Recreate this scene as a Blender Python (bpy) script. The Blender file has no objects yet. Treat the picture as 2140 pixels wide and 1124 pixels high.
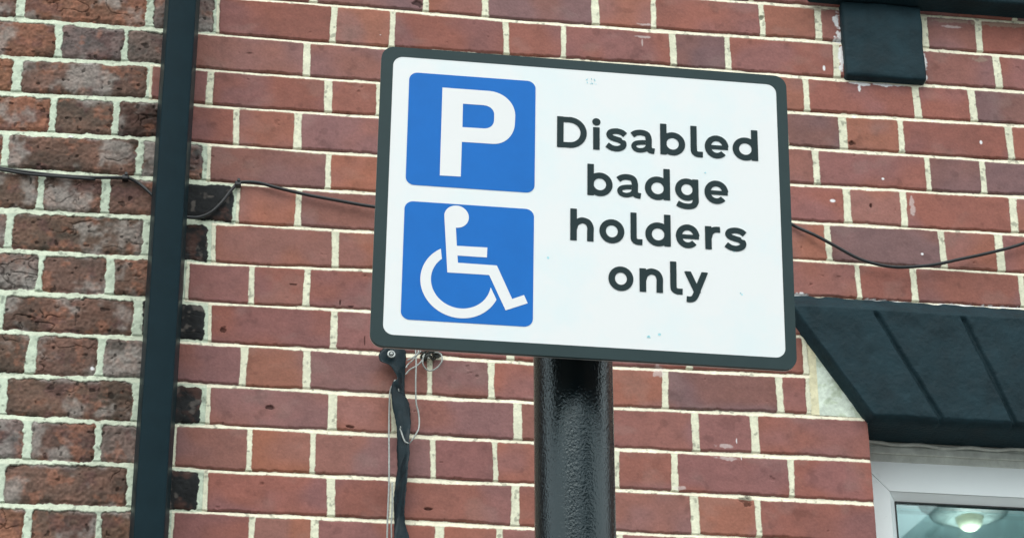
import bpy, bmesh, math, random, mathutils
import numpy as np
from mathutils import Vector, Matrix
sc = bpy.context.scene
# ------------------------------------------------------------------ camera, sky, sun, exposure
cam = bpy.data.cameras.new('camera'); co = bpy.data.objects.new('camera', cam); sc.collection.objects.link(co)
cam.sensor_width = 36; cam.lens = 91.623; cam.clip_start = .05; cam.clip_end = 500
R_, U_c, B_ = [[0.989268, -0.145887, -0.008134], [-0.06024, -0.457944, 0.886938], [-0.133117, -0.876929, -0.461817]]
co.matrix_world = Matrix(((R_[0], U_c[0], B_[0], 0), (R_[1], U_c[1], B_[1], -4.4258), (R_[2], U_c[2], B_[2], 1.5), (0, 0, 0, 1)))
sc.camera = co
SUN_EL, SUN_AZ = math.radians(52), math.radians(200)
w = bpy.data.worlds.new('World'); sc.world = w; w.use_nodes = True
nt = w.node_tree
sky = nt.nodes.new('ShaderNodeTexSky'); sky.sky_type = 'NISHITA'; sky.sun_disc = False
sky.sun_elevation = SUN_EL; sky.sun_rotation = SUN_AZ; sky.dust_density = 4.0; sky.air_density = 1.0; sky.ozone_density = 1.0
# broken high cloud over the clear sky
tcw = nt.nodes.new('ShaderNodeTexCoord')
cn = nt.nodes.new('ShaderNodeTexNoise'); cn.inputs['Scale'].default_value = 2.2; cn.inputs['Detail'].default_value = 5
cr = nt.nodes.new('ShaderNodeMapRange'); cr.inputs['From Min'].default_value = .35; cr.inputs['From Max'].default_value = .6; cr.inputs['To Min'].default_value = .72; cr.inputs['To Max'].default_value = 1.
mx = nt.nodes.new('ShaderNodeMix'); mx.data_type = 'RGBA'; mx.inputs['B'].default_value = (6.9, 7.5, 7.6, 1)
nt.links.new(tcw.outputs['Generated'], cn.inputs['Vector']); nt.links.new(cn.outputs['Fac'], cr.inputs['Value'])
nt.links.new(cr.outputs['Result'], mx.inputs['Factor']); nt.links.new(sky.outputs[0], mx.inputs['A'])
bg = nt.nodes['Background']; nt.links.new(mx.outputs['Result'], bg.inputs['Color']); bg.inputs['Strength'].default_value = .125
sl = bpy.data.lights.new('sun', 'SUN'); sl.energy = 0.6; sl.angle = math.radians(45); sl.color = (1, .96, .9)
so = bpy.data.objects.new('sun', sl); sc.collection.objects.link(so)
# azimuth measured clockwise from +Y, as the sky node does
sd = Vector((math.sin(SUN_AZ)*math.cos(SUN_EL), math.cos(SUN_AZ)*math.cos(SUN_EL), math.sin(SUN_EL)))
so.rotation_euler = sd.to_track_quat('Z', 'Y').to_euler()
sc.view_settings.view_transform = 'Standard'; sc.view_settings.look = 'None'; sc.view_settings.gamma = 1
sc.view_settings.exposure = 0.92

# ------------------------------------------------------------------ measured layout (metres on the wall plane, mm on the sign plate)
Z0 = 4.3199
HC = 0.08542
BEDS = {-1: [(0.3053, 0.0021), (0.4023, 0.0014), (0.7061, -0.004), (0.8548, -0.0021), (1.2568, 0.0008), (1.75, 0.0007)],
 0: [(-0.3444, 0.0002), (-0.0344, -0.0), (0.0593, -0.0014), (0.4038, -0.0056), (0.7052, -0.003), (0.8528, -0.001), (1.2617, -0.0027), (1.7411, -0.0006)],
 1: [(-0.3372, -0.0027), (-0.03, 0.0031), (0.0632, -0.0009), (0.4051, -0.0023), (1.2575, -0.0034), (1.7327, 0.0022)],
 2: [(-0.3305, -0.0004), (-0.0256, 0.0073), (0.0669, 0.0027), (0.4063, 0.0033), (1.2526, -0.0007), (1.7239, 0.0005)],
 3: [(-0.3235, -0.0007), (-0.0209, 0.0063), (0.0709, 0.0015), (0.3954, 0.0004), (1.2474, -0.0022), (1.7155, 0.004)],
 4: [(-0.3167, 0.0011), (-0.0161, 0.0035), (0.0748, 0.0018), (0.3969, 0.0011), (1.2424, -0.0012), (1.7067, 0.0022)],
 5: [(-0.3096, -0.0013), (-0.0115, 0.0035), (0.0789, -0.001), (0.3983, 0.0008), (1.2372, -0.0023), (1.6975, -0.0021)],
 6: [(-0.3026, -0.0018), (-0.0212, 0.0013), (0.0829, -0.0039), (0.3997, 0.0028), (1.2323, 0.0011), (1.6896, 0.0057)],
 7: [(-0.2955, -0.0033), (-0.0298, 0.0002), (0.0868, -0.0022), (0.4012, 0.0005)],
 8: [(-0.2888, -0.0001), (-0.0286, 0.0026), (0.0906, -0.0009), (0.4026, -0.0014), (0.7024, -0.004), (0.8737, -0.0032), (1.2467, 0.0004)],
 9: [(-0.2816, -0.0029), (-0.0238, 0.0025), (0.0946, -0.0011), (0.4041, -0.0023), (0.7015, -0.0006), (0.8714, -0.0026), (1.2415, 0.0019)],
 10: [(-0.2748, -0.0012), (-0.0326, -0.0007), (0.0983, 0.002), (0.4296, 0.0024), (0.7006, 0.0031), (0.869, -0.0027), (1.2361, 0.0004)],
 11: [(-0.2677, -0.0031), (-0.0279, 0.0025), (0.1024, -0.0018), (0.4308, -0.0007), (0.6996, 0.0021), (0.8668, 0.0004), (1.2307, -0.0017)],
 12: [(-0.2608, -0.0031), (-0.0227, 0.0005), (0.1062, 0.001), (0.432, 0.0014), (0.6986, 0.0011), (0.8645, 0.0008)]}
ROWS = {-1: ([0.1495, 0.271, 0.5005, 0.6216, 0.8499, 0.9717, 1.2009, 1.3205, 1.4641, 1.5497, 1.6668],
 [0, 0, 4, 2, 4, 2, 0, 2, 5, 0, 5, 0],
 1), 0: ([-0.3068, -0.0529, 0.0787, 0.3131, 0.4321, 0.6644, 0.7822, 1.0098, 1.1243, 1.3536, 1.4575, 1.5338, 1.6986],
 [6, 7, 8, 0, 2, 0, 0, 0, 4, 0, 0, 0, 5, 0],
 3), 1: ([-0.2268, -0.096, 0.0206, 0.2616, 0.5037, 0.6149, 0.8384, 0.9497, 1.1732, 1.2844, 1.5177, 1.6374],
 [7, 8, 8, 5, 5, 2, 0, 0, 0, 2, 0, 0, 4],
 3), 2: ([-0.3009, -0.0452, 0.0735, 0.3067, 0.4095, 0.6159, 0.7187, 0.9251, 1.0279, 1.2343, 1.3556, 1.4781, 1.7088],
 [7, 6, 0, 0, 0, 0, 0, 0, 0, 0, 4, 2, 0, 1],
 2), 3: ([-0.2265, -0.1051, 0.0133, 0.1287, 0.2486, 0.4813, 0.5972, 0.8299, 0.9458, 1.1785, 1.2944, 1.5275, 1.6437],
 [7, 6, 10, 0, 2, 5, 0, 0, 0, 0, 5, 0, 4, 4],
 3), 4: ([-0.3104, -0.055, -0.0008, 0.0753, 0.3109, 0.4178, 0.6197, 0.7202, 0.922, 1.0225, 1.2244, 1.353, 1.4701, 1.6997],
 [7, 6, 6, 8, 5, 3, 0, 0, 0, 0, 0, 0, 2, 0, 2],
 4), 5: ([-0.2367, -0.1146, 0.0101, 0.1356, 0.2551, 0.4892, 0.6057, 0.8397, 0.9562, 1.1903, 1.3082, 1.5432, 1.6622],
 [6, 6, 6, 9, 3, 5, 0, 0, 0, 5, 2, 4, 2, 0],
 4), 6: ([-0.2884, -0.0307, 0.0917, 0.3289, 0.4342, 0.6689, 0.7858, 1.0205, 1.1374, 1.3637, 1.4776, 1.6998],
 [8, 6, 9, 2, 2, 0, 0, 0, 0, 0, 0, 0, 0],
 3), 7: ([-0.2249, -0.0952, 0.0473, 0.1715, 0.2761],
 [8, 6, 6, 0, 0, 0],
 3), 8: ([-0.2899, -0.038, 0.0931, 0.3301, 0.4338, 0.6667, 0.7826, 1.0155, 1.248],
 [6, 6, 9, 0, 0, 0, 0, 0, 0, 0],
 3), 9: ([-0.2272, -0.1021, 0.0217, 0.1628, 0.2809, 0.5129, 0.6305, 0.8467, 0.9655, 1.1898, 1.2497],
 [6, 6, 8, 5, 2, 5, 5, 0, 2, 4, 0, 0],
 3), 10: ([-0.2741, -0.0303, 0.0965, 0.3314, 0.446, 0.6801, 0.785, 1.0211, 1.1364, 1.3581],
 [6, 6, 9, 5, 2, 5, 5, 5, 0, 0, 0],
 3), 11: ([-0.2226, -0.096, 0.0411, 0.1801, 0.2968, 0.5203, 0.637, 0.8661, 0.9776, 1.2028, 1.3566],
 [8, 6, 8, 5, 3, 5, 0, 0, 0, 0, 0, 0],
 3), 12: ([-0.262, -0.0307, 0.0997, 0.3326, 0.4456, 0.674, 0.7844, 1.0131, 1.1343, 1.3577],
 [6, 6, 9, 0, 0, 0, 0, 5, 2, 0, 0],
 3), 13: ([-0.2095, -0.0837, 0.0453, 0.1901, 0.3045, 0.5328, 0.644, 0.8687, 0.9829, 1.2027],
 [7, 6, 6, 0, 2, 0, 2, 0, 0, 0, 0],
 3)}
SIGN = [[0.40621, -2.23797, 2.72735],
 [0.99987, 0.015, 0.00517],
 [-0.0048, -0.02466, 0.99968],
 [0.01513, -0.99958, -0.02458]]
CABLE = [(-0.3707, 3.9823), (-0.3163, 3.9764), (-0.2619, 3.9716), (-0.1984, 3.9684), (-0.135, 3.9695), (-0.0852, 3.9732), (-0.0715, 3.9726), (-0.0527, 3.9629), (-0.0286, 3.9394), (0.0003, 3.9101), (0.0284, 3.8944), (0.0439, 3.8934), (0.0647, 3.897), (0.087, 3.909), (0.1061, 3.9314), (0.1216, 3.9568), (0.1364, 3.9759), (0.1483, 3.9799), (0.176, 3.9799), (0.2133, 3.9709), (0.2692, 3.9591), (0.3251, 3.9505), (0.4016, 3.9401), (0.5119, 3.9343), (0.7004, 3.9585), (0.9402, 3.9974), (1.1437, 4.0013), (1.2013, 3.9838), (1.2343, 3.9645), (1.2466, 3.9578), (1.2767, 3.9405), (1.3143, 3.9194), (1.3613, 3.8927), (1.3995, 3.8814), (1.4334, 3.8772), (1.4678, 3.8796), (1.5176, 3.8883), (1.5682, 3.9036), (1.619, 3.919), (1.6704, 3.9366), (1.7119, 3.9536), (1.7963, 3.9934)]
STRAP = [(0.4227, 3.6363, 0.462, 3.6388), (0.4143, 3.6232, 0.4657, 3.6283), (0.4167, 3.6084, 0.4652, 3.6106), (0.4339, 3.6, 0.465, 3.5909), (0.4437, 3.5849, 0.4645, 3.5713), (0.4485, 3.5703, 0.4643, 3.5537), (0.4401, 3.5613, 0.4673, 3.5434), (0.4374, 3.5502, 0.4717, 3.5347), (0.4391, 3.527, 0.4747, 3.5175), (0.4444, 3.5003, 0.476, 3.4906), (0.4504, 3.4737, 0.4752, 3.4675), (0.4521, 3.4509, 0.4733, 3.4444), (0.4523, 3.4319, 0.4739, 3.4179), (0.4541, 3.3978, 0.471, 3.395), (0.4516, 3.3751, 0.4698, 3.3723), (0.4485, 3.3449, 0.468, 3.3459), (0.4481, 3.3225, 0.4659, 3.3197), (0.4494, 3.3003, 0.4657, 3.3011), (0.4487, 3.2781, 0.468, 3.2827), (0.4476, 3.2544, 0.4759, 3.2573), (0.4479, 3.2266, 0.4872, 3.2285)]
STRING = [[(0.4833, 3.6391), (0.4843, 3.6068), (0.4839, 3.5676), (0.4857, 3.5288), (0.4908, 3.5098), (0.4924, 3.4906), (0.4904, 3.4732), (0.4866, 3.4634), (0.4797, 3.4516), (0.4717, 3.4427), (0.4661, 3.4401), (0.4632, 3.4461)],
 [(0.4455, 3.5692), (0.4406, 3.5592), (0.4365, 3.5453), (0.436, 3.5066), (0.4359, 3.4644), (0.4363, 3.4111), (0.4363, 3.3547), (0.435, 3.2987), (0.4346, 3.2325)],
 [(0.4428, 3.5582), (0.4426, 3.5418), (0.4472, 3.515), (0.4528, 3.4883), (0.4584, 3.4657), (0.4642, 3.4461), (0.4717, 3.4416)],
 [(0.4501, 3.5656), (0.4544, 3.5348), (0.4562, 3.5001), (0.4572, 3.4732)],
 [(0.494, 3.637), (0.4799, 3.6184), (0.47, 3.606), (0.4651, 3.5959)],
 [(0.5013, 3.6316), (0.496, 3.6154), (0.4854, 3.601), (0.473, 3.5924), (0.4652, 3.5837)],
 [(0.4897, 3.6387), (0.487, 3.6267), (0.4763, 3.6162), (0.4674, 3.6129)],
 [(0.4425, 3.3625), (0.4431, 3.3177), (0.4422, 3.2806), (0.4435, 3.2329)],
 [(0.4978, 3.6215), (0.4971, 3.6076), (0.5044, 3.5994), (0.514, 3.5977), (0.5247, 3.6022), (0.5329, 3.613), (0.5322, 3.6256), (0.5264, 3.6331), (0.5156, 3.6344), (0.5067, 3.6279), (0.5092, 3.6194)],
 [(0.4976, 3.6361), (0.5084, 3.632), (0.5174, 3.6357), (0.5228, 3.6321), (0.5192, 3.6263), (0.5103, 3.6282), (0.502, 3.6245), (0.4991, 3.6314), (0.5091, 3.6376), (0.5192, 3.6374), (0.5292, 3.6365), (0.5278, 3.6292), (0.5178, 3.6302)]]
BLOBS = [('w', 1.3601, 4.4585, 0.0061, 0.0217), ('w', 1.3618, 4.4233, 0.007, 0.015), ('w', 1.3637, 4.3615, 0.0043, 0.0283), ('w', 1.5414, 4.3739, 0.0061, 0.0183), ('w', 1.5376, 4.341, 0.0061, 0.0133), ('s', 1.6115, 4.4802, 0.0478, 0.0042), ('s', 1.7158, 4.4809, 0.0522, 0.005), ('s', 1.3127, 4.4863, 0.0261, 0.005), ('s', 1.6654, 4.3901, 0.0174, 0.005), ('s', 1.3268, 3.7926, 0.0052, 0.0025), ('w', 1.4027, 4.3091, 0.0191, 0.0033), ('w', 1.4536, 4.3109, 0.0261, 0.0033), ('w', 1.3968, 4.2983, 0.0026, 0.0083), ('v', 0.9529, 4.4151, 0.0104, 0.0025), ('v', 0.9469, 4.3844, 0.0104, 0.0025), ('v', 0.9455, 4.3704, 0.0017, 0.0083), ('w', 1.3959, 3.8109, 0.0261, 0.0025), ('w', 1.4639, 3.81, 0.0435, 0.0025), ('w', 1.5617, 3.8111, 0.0435, 0.0025), ('w', 1.6601, 3.8133, 0.0348, 0.0025), ('w', 1.246, 3.8115, 0.0122, 0.0042), ('v', 1.4876, 4.0296, 0.0043, 0.015), ('w', 1.3232, 4.0286, 0.0052, 0.0033), ('w', 1.0997, 3.4921, 0.0009, 0.005), ('w', 1.1073, 3.458, 0.0009, 0.0042), ('v', 1.0769, 3.48, 0.0122, 0.0033), ('v', 1.0803, 3.4546, 0.0157, 0.0033), ('w', 1.6464, 4.1889, 0.0026, 0.0042), ('w', 1.4315, 4.0873, 0.0026, 0.0025), ('w', 1.4994, 3.9203, 0.0026, 0.0025), ('w', 1.3258, 4.3409, 0.0026, 0.0058), ('w', 1.3818, 4.2296, 0.0043, 0.0033), ('v', 1.6071, 4.4656, 0.0174, 0.0025), ('v', 0.9536, 3.6268, 0.0104, 0.01), ('v', 0.9855, 3.3889, 0.0122, 0.0033), ('w', -0.1152, 3.5707, 0.0035, 0.0033), ('w', 0.4082, 4.3431, 0.0009, 0.0008), ('w', -0.1885, 4.0613, 0.0052, 0.0017), ('k', 1.1985, 4.4528, 0.0043, 0.005), ('k', 0.4831, 4.4254, 0.0104, 0.0058), ('k', 0.2504, 3.7693, 0.007, 0.0008), ('k', 0.3406, 3.7364, 0.0009, 0.0058), ('k', 0.3608, 3.7296, 0.0052, 0.0008), ('k', 1.1831, 4.2581, 0.0052, 0.005), ('k', 1.3724, 4.1666, 0.0061, 0.0042), ('k', 0.1207, 3.6636, 0.0052, 0.005), ('k', 0.2157, 3.5113, 0.0061, 0.0033), ('k', 1.4018, 4.0233, 0.0026, 0.0042), ('k', 0.3886, 3.6585, 0.0009, 0.0083), ('k', 0.512, 3.323, 0.007, 0.0025), ('k', 0.3678, 3.4792, 0.0078, 0.0033), ('k', 1.113, 3.3705, 0.0122, 0.0075), ('k', 0.1296, 3.4753, 0.0009, 0.0008), ('t', 1.2645, 3.6477, 0.0078, 0.0075)]
TRI = [(1.2551, 3.7254), (1.268, 3.6879), (1.3479, 3.5622), (1.3602, 3.5499), (1.2651, 3.5544), (1.2511, 3.5556), (1.2518, 3.6428)]
PX, PY = .4045, -2.150
CEIL_LAMP = (2.172, 1.795, 4.13)
CLIPS = [(-.0788, 3.9726), (.1365, 3.9748)]
SPECKS = [(8, 139, 12, 5.0), (144, -40, 3, 2.), (150, -86, 2, 1.5), (58, -137, 4, 2.5), (120, 44, 1, 1), (-40, -60, 1, 1), (67, -134, 1, 1.)]
HOUSES = [
 (4.2, 12.0, -24, -15, 7.5, 9.76, 6.72, 9.6, 'pale rendered house across the road with a tall slate roof', 9.9),
 (-6.5, .5, -24, -15, 5.2, 7.6, -3.0, -3.0, 'lower rendered house across the road, left of the taller one', -4.8)]
# ------------------------------------------------------------------ helpers
col = bpy.context.scene.collection
rng = random.Random(7)

def tag(o, label=None, cat=None, group=None, kind=None):
    if label: o['label'] = label
    if cat: o['category'] = cat
    if group: o['group'] = group
    if kind: o['kind'] = kind
    return o

def link(name, me, mat=None, parent=None, smooth=True):
    o = bpy.data.objects.new(name, me)
    col.objects.link(o)
    if mat: me.materials.append(mat)
    if parent: o.parent = parent
    if smooth and len(me.polygons):
        me.polygons.foreach_set('use_smooth', [True]*len(me.polygons))
    return o

def empty(name, loc=(0, 0, 0)):
    o = bpy.data.objects.new(name, None)
    col.objects.link(o)
    o.location = loc
    o.empty_display_size = .05
    return o

def bm_obj(name, bm, mat, parent=None, smooth=False):
    me = bpy.data.meshes.new(name)
    bm.normal_update()
    bm.to_mesh(me); bm.free()
    return link(name, me, mat, parent, smooth)

def add_box(bm, x0, x1, y0, y1, z0, z1, bev=0, seg=2):
    vs = [bm.verts.new(p) for p in ((x0,y0,z0),(x1,y0,z0),(x1,y1,z0),(x0,y1,z0),(x0,y0,z1),(x1,y0,z1),(x1,y1,z1),(x0,y1,z1))]
    fs = [bm.faces.new([vs[i] for i in q]) for q in ((3,2,1,0),(4,5,6,7),(0,1,5,4),(1,2,6,5),(2,3,7,6),(3,0,4,7))]
    if bev:
        es = list({e for f in fs for e in f.edges})
        bmesh.ops.bevel(bm, geom=es, offset=bev, segments=seg, profile=.5, affect='EDGES')

def add_prism(bm, pts, y0, y1):
    """polygon in (x,z) extruded from y0 to y1"""
    a = [bm.verts.new((p[0], y0, p[1])) for p in pts]
    b = [bm.verts.new((p[0], y1, p[1])) for p in pts]
    bm.faces.new(a[::-1]); bm.faces.new(b)
    n = len(pts)
    for i in range(n):
        bm.faces.new((a[i], a[(i+1) % n], b[(i+1) % n], b[i]))
    bmesh.ops.recalc_face_normals(bm, faces=bm.faces[:])

def catmull(pts, n=8):
    P = [np.array(p, float) for p in pts]
    P = [2*P[0]-P[1]] + P + [2*P[-1]-P[-2]]
    out = []
    for i in range(1, len(P)-2):
        for k in range(n):
            t = k/n
            out.append(.5*((2*P[i]) + (-P[i-1]+P[i+1])*t + (2*P[i-1]-5*P[i]+4*P[i+1]-P[i+2])*t*t + (-P[i-1]+3*P[i]-3*P[i+1]+P[i+2])*t**3))
    out.append(P[-2])
    return out

def add_tube(bm, pts, r, sides=8, caps=True):
    pts = [Vector(p) for p in pts]
    rings = []
    nrm = None
    for i, p in enumerate(pts):
        t = (pts[min(i+1, len(pts)-1)] - pts[max(i-1, 0)]).normalized()
        if nrm is None:
            nrm = t.orthogonal().normalized()
        else:
            nrm = (nrm - t*nrm.dot(t)).normalized()
        b = t.cross(nrm)
        rr = r(i/(len(pts)-1)) if callable(r) else r
        rings.append([bm.verts.new(p + (nrm*math.cos(a)+b*math.sin(a))*rr) for a in [2*math.pi*k/sides for k in range(sides)]])
    for a, b in zip(rings, rings[1:]):
        for k in range(sides):
            bm.faces.new((a[k], a[(k+1) % sides], b[(k+1) % sides], b[k]))
    if caps:
        bm.faces.new(rings[0][::-1]); bm.faces.new(rings[-1])

# lattice noise on arrays
_R = np.random.RandomState(11).rand(512, 512).astype(np.float32)
def vn(X, Y, s, seed=0):
    x = X/s + seed*17.31; y = Y/s + seed*9.73
    xi = np.floor(x).astype(np.int32); yi = np.floor(y).astype(np.int32)
    fx = (x-xi).astype(np.float32); fy = (y-yi).astype(np.float32)
    fx = fx*fx*(3-2*fx); fy = fy*fy*(3-2*fy)
    x0 = xi & 511; x1 = (xi+1) & 511; y0 = yi & 511; y1 = (yi+1) & 511
    a = _R[y0, x0]; b = _R[y0, x1]; c = _R[y1, x0]; d = _R[y1, x1]
    return (a+(b-a)*fx)*(1-fy) + (c+(d-c)*fx)*fy
def fbm(X, Y, s, seed=0, o=3, g=.5):
    t = 0; w = 0; a = 1.
    for k in range(o):
        t = t + a*vn(X, Y, s/2**k, seed+k*3); w += a; a *= g
    return t/w
def sst(a, b, x):
    t = np.clip((x-a)/(b-a), 0, 1)
    return t*t*(3-2*t)
def lin(c):
    return np.array([((v/255+.055)/1.055)**2.4 if v > 10 else v/255/12.92 for v in c], np.float32)

# ------------------------------------------------------------------ materials
def nodes(name):
    m = bpy.data.materials.new(name)
    m.use_nodes = True
    nt = m.node_tree
    return m, nt, nt.nodes['Principled BSDF']
def N(nt, t, **k):
    n = nt.nodes.new(t)
    for a, b in k.items():
        if a.startswith('i_'):
            n.inputs[a[2:].replace('_', ' ')].default_value = b
        else: setattr(n, a, b)
    return n
def simple(name, c, rough=.5, metal=0., spec=.5, var=.12, nscale=60, bump=0., bscale=300, coat=0., detail=4, vert=1.0):
    """one paint / plastic: base colour broken up by noise, optional orange-peel bump"""
    m, nt, b = nodes(name)
    tc = N(nt, 'ShaderNodeTexCoord')
    mp = N(nt, 'ShaderNodeMapping'); mp.inputs['Scale'].default_value = (1, 1, vert)
    nt.links.new(tc.outputs['Object'], mp.inputs['Vector'])
    n = N(nt, 'ShaderNodeTexNoise', i_Scale=nscale, i_Detail=6., i_Roughness=.62)
    nt.links.new(mp.outputs['Vector'], n.inputs['Vector'])
    r = N(nt, 'ShaderNodeMapRange'); r.inputs['From Min'].default_value = .3; r.inputs['From Max'].default_value = .7
    r.inputs['To Min'].default_value = 1-var; r.inputs['To Max'].default_value = 1+var
    nt.links.new(n.outputs['Fac'], r.inputs['Value'])
    mul = N(nt, 'ShaderNodeVectorMath', operation='SCALE'); mul.inputs[0].default_value = c
    nt.links.new(r.outputs['Result'], mul.inputs['Scale'])
    nt.links.new(mul.outputs['Vector'], b.inputs['Base Color'])
    rr = N(nt, 'ShaderNodeMapRange'); rr.inputs['From Min'].default_value = .3; rr.inputs['From Max'].default_value = .7
    rr.inputs['To Min'].default_value = max(.02, rough*.85); rr.inputs['To Max'].default_value = min(1, rough*1.15)
    nt.links.new(n.outputs['Fac'], rr.inputs['Value'])
    nt.links.new(rr.outputs['Result'], b.inputs['Roughness'])
    b.inputs['Metallic'].default_value = metal
    b.inputs['Specular IOR Level'].default_value = spec
    b.inputs['Coat Weight'].default_value = coat
    if bump:
        n2 = N(nt, 'ShaderNodeTexNoise', i_Scale=bscale, i_Detail=float(detail), i_Roughness=.55)
        nt.links.new(mp.outputs['Vector'], n2.inputs['Vector'])
        bp = N(nt, 'ShaderNodeBump', i_Strength=1., i_Distance=bump)
        nt.links.new(n2.outputs['Fac'], bp.inputs['Height'])
        nt.links.new(bp.outputs['Normal'], b.inputs['Normal'])
    return m

def masonry_mat():
    m, nt, b = nodes('masonry')
    at = N(nt, 'ShaderNodeAttribute', attribute_name='Col')
    tc = N(nt, 'ShaderNodeTexCoord')
    n = N(nt, 'ShaderNodeTexNoise', i_Scale=230., i_Detail=5., i_Roughness=.7)
    nt.links.new(tc.outputs['Object'], n.inputs['Vector'])
    r = N(nt, 'ShaderNodeMapRange'); r.inputs['From Min'].default_value = .25; r.inputs['From Max'].default_value = .75
    r.inputs['To Min'].default_value = .86; r.inputs['To Max'].default_value = 1.14
    nt.links.new(n.outputs['Fac'], r.inputs['Value'])
    mul = N(nt, 'ShaderNodeVectorMath', operation='SCALE')
    nt.links.new(at.outputs['Color'], mul.inputs[0]); nt.links.new(r.outputs['Result'], mul.inputs['Scale'])
    nt.links.new(mul.outputs['Vector'], b.inputs['Base Color'])
    b.inputs['Roughness'].default_value = .88
    b.inputs['Specular IOR Level'].default_value = .25
    bp = N(nt, 'ShaderNodeBump', i_Strength=.5, i_Distance=.0008)
    nt.links.new(n.outputs['Fac'], bp.inputs['Height'])
    nt.links.new(bp.outputs['Normal'], b.inputs['Normal'])
    return m
M_wall = masonry_mat()
M_black = simple('black_masonry_paint', (.0125,.0300,.0380), .58, var=.32, nscale=18, bump=.0016, bscale=120, spec=.12)
M_pipe = simple('black_pipe_paint', (.0085,.0215,.0280), .40, var=.10, nscale=25, bump=.00015, bscale=90, spec=.05)
M_post = simple('gloss_black_post_paint', (.001, .005, .0075), .035, var=.3, nscale=40, bump=.00060, bscale=470, spec=.6, detail=2, vert=.7)
M_post.node_tree.nodes['Principled BSDF'].inputs['Specular Tint'].default_value = (.82, .97, 1, 1)
M_cable = simple('cable_sheath', (.012, .014, .016), .38, var=.2, nscale=40)
M_upvc = simple('white_window_plastic', (.86, .92, .92), .3, var=.03, nscale=8)
M_trim = simple('grey_sealant', (.58, .61, .56), .7, var=.25, nscale=30, bump=.0006, bscale=120)
M_gasket = simple('window_gasket', (.01, .012, .012), .5)
M_strap = simple('black_strap_plastic', (.010,.022,.028), .36, var=.25, nscale=45, bump=.0006, bscale=200, spec=.2)
M_string = simple('grey_string', (.36, .38, .36), .8, var=.3, nscale=200)
M_metal = simple('dull_zinc', (.42, .44, .43), .4, metal=.8, var=.2, nscale=120)
M_alu = simple('sign_back_aluminium', (.45, .46, .46), .45, metal=.7, var=.12, nscale=30)
M_border = simple('sign_border_grey', lin((66,86,88))*.58, .38, var=.07, nscale=22, spec=.15)
M_text = simple('sign_lettering_grey', lin((54,74,77))*.55, .38, var=.04, nscale=22, spec=.12)
M_blue = simple('sign_blue', (.004, .152, .54), .35, var=.05, nscale=25, spec=.2)
M_wht = simple('sign_symbol_white', (.83, .84, .84), .35, var=.015, nscale=20, spec=.4)
M_ceil = simple('room_plaster', (.66, .80, .80), .9, var=.03)
M_brickfar = simple('far_house_brick', (.11, .065, .055), .9, var=.2, nscale=4)
M_render = simple('pale_render', (.26, .30, .30), .9, var=.1, nscale=2)
M_slate = simple('roof_slate', (.30, .35, .35), .7, var=.3, nscale=3)
M_asph = simple('road_asphalt', (.05, .05, .052), .9, var=.3, nscale=8, bump=.004, bscale=60)
M_pave = simple('paving_concrete', (.28, .28, .27), .9, var=.2, nscale=4)

def face_white():
    """white sign face with a few blotches of pale blue"""
    m, nt, b = nodes('sign_face_white')
    tc = N(nt, 'ShaderNodeTexCoord')
    n = N(nt, 'ShaderNodeTexNoise', i_Scale=14., i_Detail=4., i_Roughness=.6)
    nt.links.new(tc.outputs['Object'], n.inputs['Vector'])
    rmp = N(nt, 'ShaderNodeValToRGB')
    rmp.color_ramp.elements[0].position = .36; rmp.color_ramp.elements[0].color = (.78, .85, .86, 1)
    rmp.color_ramp.elements[1].position = .56; rmp.color_ramp.elements[1].color = (.83, .85, .85, 1)
    nt.links.new(n.outputs['Fac'], rmp.inputs['Fac'])
    nt.links.new(rmp.outputs['Color'], b.inputs['Base Color'])
    b.inputs['Roughness'].default_value = .33
    return m
M_face = face_white()
M_cyan = simple('cyan_residue', (.36, .68, .74), .6, var=.3, nscale=300)

# ------------------------------------------------------------------ brick walls
X_OPEN0, X_OPEN1, Z_OPEN0, Z_OPEN1 = 1.3595, 2.70, 2.25, 3.547
G = 1.0
CL = {  # colours of the bricks, as albedo
 'r': lin((137,88,82)), 'R': lin((139,88,79)), 'o': lin((144,95,82)), 'O': lin((152,97,79)), 'p': lin((118,91,92)), 'm': lin((130,92,89)),
 'b': lin((108,85,74)), 'B': lin((132,94,76)), 'g': lin((118,103,97)), 'k': lin((46,46,47)), 'K': lin((82,62,54))}
NR0, NR1 = -14, 52
rows = {}
_rr = random.Random(3)
for n in range(NR0, NR1):
    if n in ROWS:
        us, cl, nb = list(ROWS[n][0]), ['rRoOpmbBgkK'[i] for i in ROWS[n][1]], ROWS[n][2]
    else:
        ph = _rr.uniform(-.02, .02) + (0 if n % 2 else .17)
        us = [-.0+ph]; cl = ['b', 'r']; nb = 1
    # carry the bond on to both sides (Flemish: stretcher, header, ...)
    k = 0 if (len(us) > 1 and us[-1]-us[-2] > .18) else 1
    while us[-1] < 4.2:
        us.append(us[-1] + (.115 if k == 0 else .229) + _rr.uniform(-.004, .004)); k = 1-k
        cl.append(_rr.choice('rrrmorp'))
    k = 0 if (len(us) > 1 and us[1]-us[0] > .18) else 1
    while us[0] > -2.4:
        us.insert(0, us[0] - (.122 if k == 0 else .244) + _rr.uniform(-.005, .005)); k = 1-k; nb += 1
        cl.insert(0, _rr.choice('bbbgB'))
    if n >= 10:      # the jamb of the window opening: bricks end there without a joint
        k = int(np.argmin([abs(a-1.36) for a in us]))
        if abs(us[k]-1.36) < .05: us[k] = 1.369
        else: us[k] = 1.369
    rows[n] = (np.array(us, np.float32), cl, nb)

def bed(j, u):
    """height of bed joint j above its even course line"""
    if j in BEDS:
        a = BEDS[j]
        return np.interp(u, [p[0] for p in a], [p[1] for p in a]).astype(np.float32)
    return (vn(u, u*0+j*.37, .6, 5)-.5)*.005

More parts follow.
